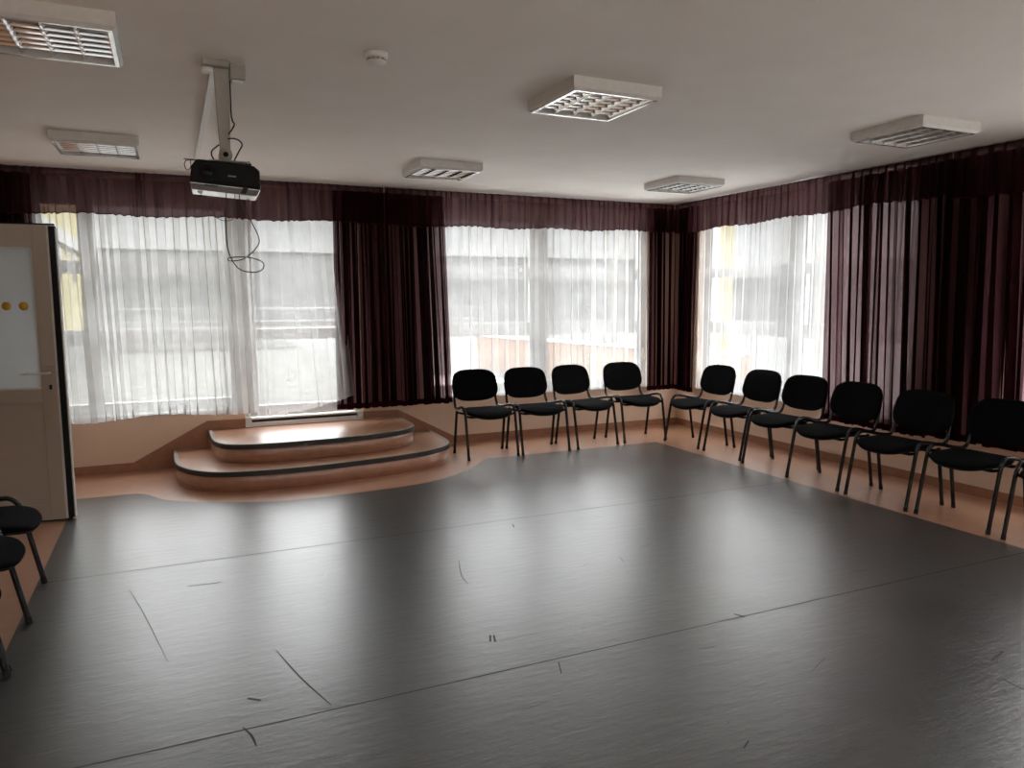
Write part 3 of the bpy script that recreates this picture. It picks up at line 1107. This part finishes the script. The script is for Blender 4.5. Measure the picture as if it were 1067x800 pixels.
jb = tag(empty('junction_box', (-5.372, -3.70, H)), 'small white junction box on the ceiling beside the projector mount', 'junction box')
b = MB()
b.box((-.028, -.045, -.070), (.040, .045, -.0005), M['offwhite'])
b.build('box', jb, bevel=.003)
b = MB()
b.box((-.018, -.03, -.080), (.034, .035, -.0705), M['duct'])
b.build('cover', jb, bevel=.002)

b = MB()
b.box((-5.478, -3.66, H - .017), (-5.448, -1.25, H - .0005), M['duct'])
tag(b.build('cable_duct', bevel=.002), 'white cable duct running along the ceiling from the mount to the valance', 'cable duct')

# ------------------------------------------------------------------ outside
g = MB()
g.box((-60, .31, -1.0), (60, 90, -.7), M['field'])
g.box((-60, -70, -1.0), (60, YF - .35, -.7), M['earth'])
g.box((.35, YF - .35, -1.0), (60, .31, -.7), M['earth'])
g.box((-2.55, .32, -.70), (2.7, 15, -.66), M['snow'])  # near part added out of sight to bounce light indoors; far part visible
g.box((.35, YF - .35, -.70), (7.0, .32, -.66), M['snow'])  # unseen snow, put in to bounce light through the right-hand windows
g.box((-7.35, .32, .3), (-2.65, 1.0, .312), M['snow'])  # bright strip below the line of sight, added to light the ceiling
struct(g.build('ground_outside'), 'pale winter yard outside the windows')
t = MB()
t.box((-7.4, .31, -.7), (-2.6, 13.2, .30), M['terrace'])
for k in range(-14, 24):       # slab joints run diagonally
    for sgn in (1, -1):
        c0 = k * .9
        pts = []
        for x in (-7.4, -2.6):
            pts.append((x, c0 + sgn * (x + 5) * 1.0))
        (xa, ya), (xb, yb) = pts
        for it in range(2):
            if ya > yb:
                xa, ya, xb, yb = xb, yb, xa, ya
            if ya < .35 and yb > .35:
                q = (.35 - ya) / (yb - ya)
                xa, ya = xa + (xb - xa) * q, .35
            if yb > 13.1 and ya < 13.1:
                q = (13.1 - ya) / (yb - ya)
                xb, yb = xa + (xb - xa) * q, 13.1
        if ya >= .34 and yb <= 13.11 and yb - ya > .1:
            strip(t, [(xa, ya), (xb, yb)], .012, M['slabline'], .302)
struct(t.build('terrace_floor'), 'pale slab terrace outside the balcony door')

pw = tag(empty('parapet_wall', (-5, 13.3, .3)), 'low white parapet with brown coping at the end of the terrace', 'parapet')
b = MB()
b.box((-2.4, -.1, -1.0), (7.6, .1, .50), M['exwhite'])
b.build('wall_body', pw)
b = MB()
b.box((-2.4, -.14, .501), (7.6, .14, .54), M['rust'])
b.build('coping', pw)
rl = tag(empty('terrace_railing', (-5, 13.3, .84)), 'thin metal railing on the terrace parapet', 'railing')
for z in (.16, .50):
    b = MB()
    b.tube([(-2.4, 0, z), (7.6, 0, z)], .015, M['rail'], 8)
    b.build('rail', rl)
for k in range(9):
    b = MB()
    b.tube([(-2.3 + k * 1.2, 0, 0), (-2.3 + k * 1.15, 0, .5)], .014, M['rail'], 8)
    b.build('post', rl)

yb = tag(empty('yellow_building', (-7.6, 7, -.7)), 'yellow building wing with white cornice left of the terrace', 'building')
b = MB()
b.box((-6, -4.0, 0), (0, 6.4, 5.6), M['yellow'])
b.build('wall_body', yb)
b = MB()
b.box((-6.1, -4.1, 3.35), (.10, 6.5, 3.62), M['exwhite'])
b.build('cornice', yb)
b = MB()
b.box((-6.1, -4.1, 5.6), (.15, 6.5, 5.8), M['exwhite'])
b.build('roof', yb)
b = MB()
b.box((-.02, -4.02, 0), (.03, 6.42, 1.35), M['exgrey'])
b.build('plinth', yb)
for yy in (2.0, 4.6):
    b = MB()
    b.lathe([(.32, 0), (.32, .05)], (.0, yy, 3.0), M['exwhite'], 24, lambda x, y, z: (z, x, y))
    b.build('window', yb)

ow = tag(empty('orange_garden_wall', (3.2, 17, -.7)), 'long orange wall capped with snow outside the back window', 'wall')
a = Vector((3.2, 17.2, 0))
c2 = Vector((5.0, 4.6, 0))
dv = (c2 - a)
ang = math.atan2(dv.y, dv.x)
Lg = dv.length
ow.rotation_euler = (0, 0, ang)
b = MB()
b.box((0, 0, 0), (Lg, .3, 1.06), M['orange_ext'])
b.build('wall_body', ow)
b = MB()
b.grid(lambda u, v: (u * Lg, -.06 + v * .42, 1.07 + .05 * math.sin(PI * v) + .015 * math.sin(u * 60) * math.sin(PI * v)), 80, 6, M['snow'])
b.box((0, -.05, 1.06), (Lg, .35, 1.075), M['exwhite'])
sn = b.build('snow_cap', ow, recalc=False)

fb = tag(empty('distant_building', (0, 44, -.7)), 'long grey flat-roofed building far beyond the yard', 'building')
b = MB()
b.box((-22, 0, 0), (39, 10, 5.4), M['exgrey'])
b.build('wall_body', fb)
b = MB()
b.box((-22.3, -.3, 5.4), (39.3, 10.3, 5.7), M['exwhite'])
b.build('roof_edge', fb)
fb2 = tag(empty('distant_building', (40, 2, -.7)), 'long grey building far beyond the right-hand windows', 'building')
b = MB()
b.box((0, -30, 0), (10, 70, 4.6), M['exgrey'])
b.build('wall_body', fb2)
b = MB()
b.box((-.3, -30.3, 4.6), (10.3, 70.3, 4.9), M['exwhite'])
b.build('roof_edge', fb2)
yp = MB()
yp.box((0, 0, 0), (.35, .8, 7), M['yellow'])
tag(yp.build('yellow_pillar', loc=(6.0, 6.35, -.7)), 'tall yellow building corner seen through the right-hand sheer curtain', 'building')


def bare_tree(loc, h, seed, label):
    root = tag(empty('bare_tree', loc), label, 'tree', 'bare winter trees outside')
    rn = random.Random(seed)
    tr = MB()
    tr.tube([(0, 0, 0), (.05, .02, h * .3), (0, .05, h * .5)], [.14, .11, .08], M['bark'], 8)
    tr.build('trunk', root)
    br = MB()

    def grow(p, d, l, r, dep):
        e = p + d * l
        mid = p + d * l * .5 + Vector((rn.uniform(-1, 1), rn.uniform(-1, 1), rn.uniform(-1, 1))) * l * .06
        br.tube([p, mid, e], [r, r * .8, r * .6], M['bark'], 5, cap=False)
        if dep:
            for _ in range(rn.choice((2, 3, 3))):
                nd = (d + Vector((rn.uniform(-1, 1), rn.uniform(-1, 1), rn.uniform(-.3, .9))) * .75).normalized()
                grow(p + d * l * rn.uniform(.55, 1), nd, l * rn.uniform(.6, .8), r * .55, dep - 1)
    for k in range(5):
        a_ = k * 1.25 + rn.uniform(-.3, .3)
        grow(Vector((0, 0, h * (.28 + .04 * k))), Vector((math.cos(a_) * .6, math.sin(a_) * .6, .8)).normalized(), h * .22, .035, 3)
    br.build('branches', root, recalc=False)


bare_tree((9.8, 17, -.7), 7.5, 3, 'bare tree outside the right part of the back window')
bare_tree((13, 10, -.7), 7.5, 5, 'bare tree outside the left part of the right-hand sheer curtain')
bare_tree((14, 4.5, -.7), 8, 9, 'bare tree outside the middle of the right-hand sheer curtain')
bare_tree((-9, 34, -.7), 9, 12, 'bare tree far beyond the left window')
bare_tree((-2.5, 36, -.7), 8.5, 15, 'bare tree far beyond the balcony door')
for i, (z, lb) in enumerate(((6.1, 'upper overhead wire crossing the sky beyond the yard'), (4.9, 'lower overhead wire crossing the sky beyond the yard'))):
    b = MB()
    b.tube([(-16 + k * 2.4, 24 - .3 * k, z + .012 * (k - 8) ** 2) for k in range(17)], .016, M['bark'], 5)
    tag(b.build('overhead_wire'), lb, 'wire')

# ------------------------------------------------------------------ overcast sky
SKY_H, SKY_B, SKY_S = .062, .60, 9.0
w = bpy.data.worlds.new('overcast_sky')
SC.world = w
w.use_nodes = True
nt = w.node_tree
for n in list(nt.nodes):
    nt.nodes.remove(n)
out = nt.nodes.new('ShaderNodeOutputWorld')
bg = nt.nodes.new('ShaderNodeBackground')
tc = nt.nodes.new('ShaderNodeTexCoord')
sp = nt.nodes.new('ShaderNodeSeparateXYZ')
nt.links.new(tc.outputs['Generated'], sp.inputs[0])
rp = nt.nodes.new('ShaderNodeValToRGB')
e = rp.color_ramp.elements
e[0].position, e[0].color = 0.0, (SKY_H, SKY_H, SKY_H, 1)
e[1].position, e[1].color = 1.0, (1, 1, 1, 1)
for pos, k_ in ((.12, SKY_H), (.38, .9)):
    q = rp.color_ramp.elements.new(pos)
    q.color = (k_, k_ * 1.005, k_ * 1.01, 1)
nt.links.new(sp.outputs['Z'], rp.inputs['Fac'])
# sky turned down behind the camera, to weaken light from the added windows
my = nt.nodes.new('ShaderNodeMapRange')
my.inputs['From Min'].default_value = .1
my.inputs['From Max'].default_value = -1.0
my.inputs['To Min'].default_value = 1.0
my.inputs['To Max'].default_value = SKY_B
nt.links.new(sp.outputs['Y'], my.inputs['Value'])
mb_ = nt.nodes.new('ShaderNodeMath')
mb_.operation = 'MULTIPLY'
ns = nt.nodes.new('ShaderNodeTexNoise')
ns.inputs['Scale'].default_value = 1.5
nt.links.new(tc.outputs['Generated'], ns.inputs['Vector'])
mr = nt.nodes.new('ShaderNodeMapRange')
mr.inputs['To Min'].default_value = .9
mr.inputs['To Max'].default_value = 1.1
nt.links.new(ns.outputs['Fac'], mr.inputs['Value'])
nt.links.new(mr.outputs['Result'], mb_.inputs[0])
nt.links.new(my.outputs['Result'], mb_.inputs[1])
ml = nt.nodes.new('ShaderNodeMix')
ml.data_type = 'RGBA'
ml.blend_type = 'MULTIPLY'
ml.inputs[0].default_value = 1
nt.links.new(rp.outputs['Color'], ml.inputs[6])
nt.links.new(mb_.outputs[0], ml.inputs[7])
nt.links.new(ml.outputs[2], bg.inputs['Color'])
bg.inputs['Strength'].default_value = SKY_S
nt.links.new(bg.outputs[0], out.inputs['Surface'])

# light portals in the window openings guide the sky light (they give off no light of their own)
for fn, a, b_, ax in ((BK, -6.8, -4.0, 'b'), (BK, -3.25, -.48, 'b'), (RT, -3.2, -.4, 'r'), (RT, -6.8, -4.0, 'r'), (RT, -8.9, -7.3, 'r'), (FRT, -6.9, -4.0, 'f'), (FRT, -3.4, -.5, 'f')):
    ld = bpy.data.lights.new('sky_portal', 'AREA')
    ld.shape = 'RECTANGLE'
    ld.size = b_ - a
    ld.size_y = 2.0
    ld.cycles.is_portal = True
    lo_ = bpy.data.objects.new('sky_portal', ld)
    COL.objects.link(lo_)
    lo_.location = fn((a + b_) / 2, .25, 1.5)
    if ax == 'b':
        lo_.rotation_euler = (math.radians(-90), 0, 0)
    elif ax == 'f':
        lo_.rotation_euler = (math.radians(90), 0, 0)
    else:
        lo_.rotation_euler = (math.radians(-90), 0, math.radians(-90))

# ------------------------------------------------------------------ camera
yaw, pitch, roll = 0.42816767, 0.11278245, -0.0036157649
fpx = 776.69
fw = Vector((math.sin(yaw) * math.cos(pitch), math.cos(yaw) * math.cos(pitch), -math.sin(pitch)))
r0 = Vector((math.cos(yaw), -math.sin(yaw), 0))
u0 = r0.cross(fw)
rr = r0 * math.cos(roll) + u0 * math.sin(roll)
uu = -r0 * math.sin(roll) + u0 * math.cos(roll)
cd = bpy.data.cameras.new('camera')
cam = bpy.data.objects.new('camera', cd)
COL.objects.link(cam)
mt = Matrix((rr, uu, -fw)).transposed().to_4x4()
mt.translation = Vector((-5.70886, -7.55547, 1.55))
cam.matrix_world = mt
cd.sensor_width = 36
cd.sensor_fit = 'HORIZONTAL'
cd.lens = fpx / 1067 * 36
cd.clip_start = .05
cd.clip_end = 300
SC.camera = cam

SC.view_settings.view_transform = 'Standard'
SC.view_settings.look = 'None'
SC.view_settings.gamma = 1
SC.view_settings.use_curve_mapping = False
SC.view_settings.exposure = 0.45
cy = SC.cycles
cy.max_bounces = 12
cy.diffuse_bounces = 8
cy.glossy_bounces = 4
cy.transmission_bounces = 8
cy.transparent_max_bounces = 24
cy.sample_clamp_indirect = 8
cy.use_denoising = True
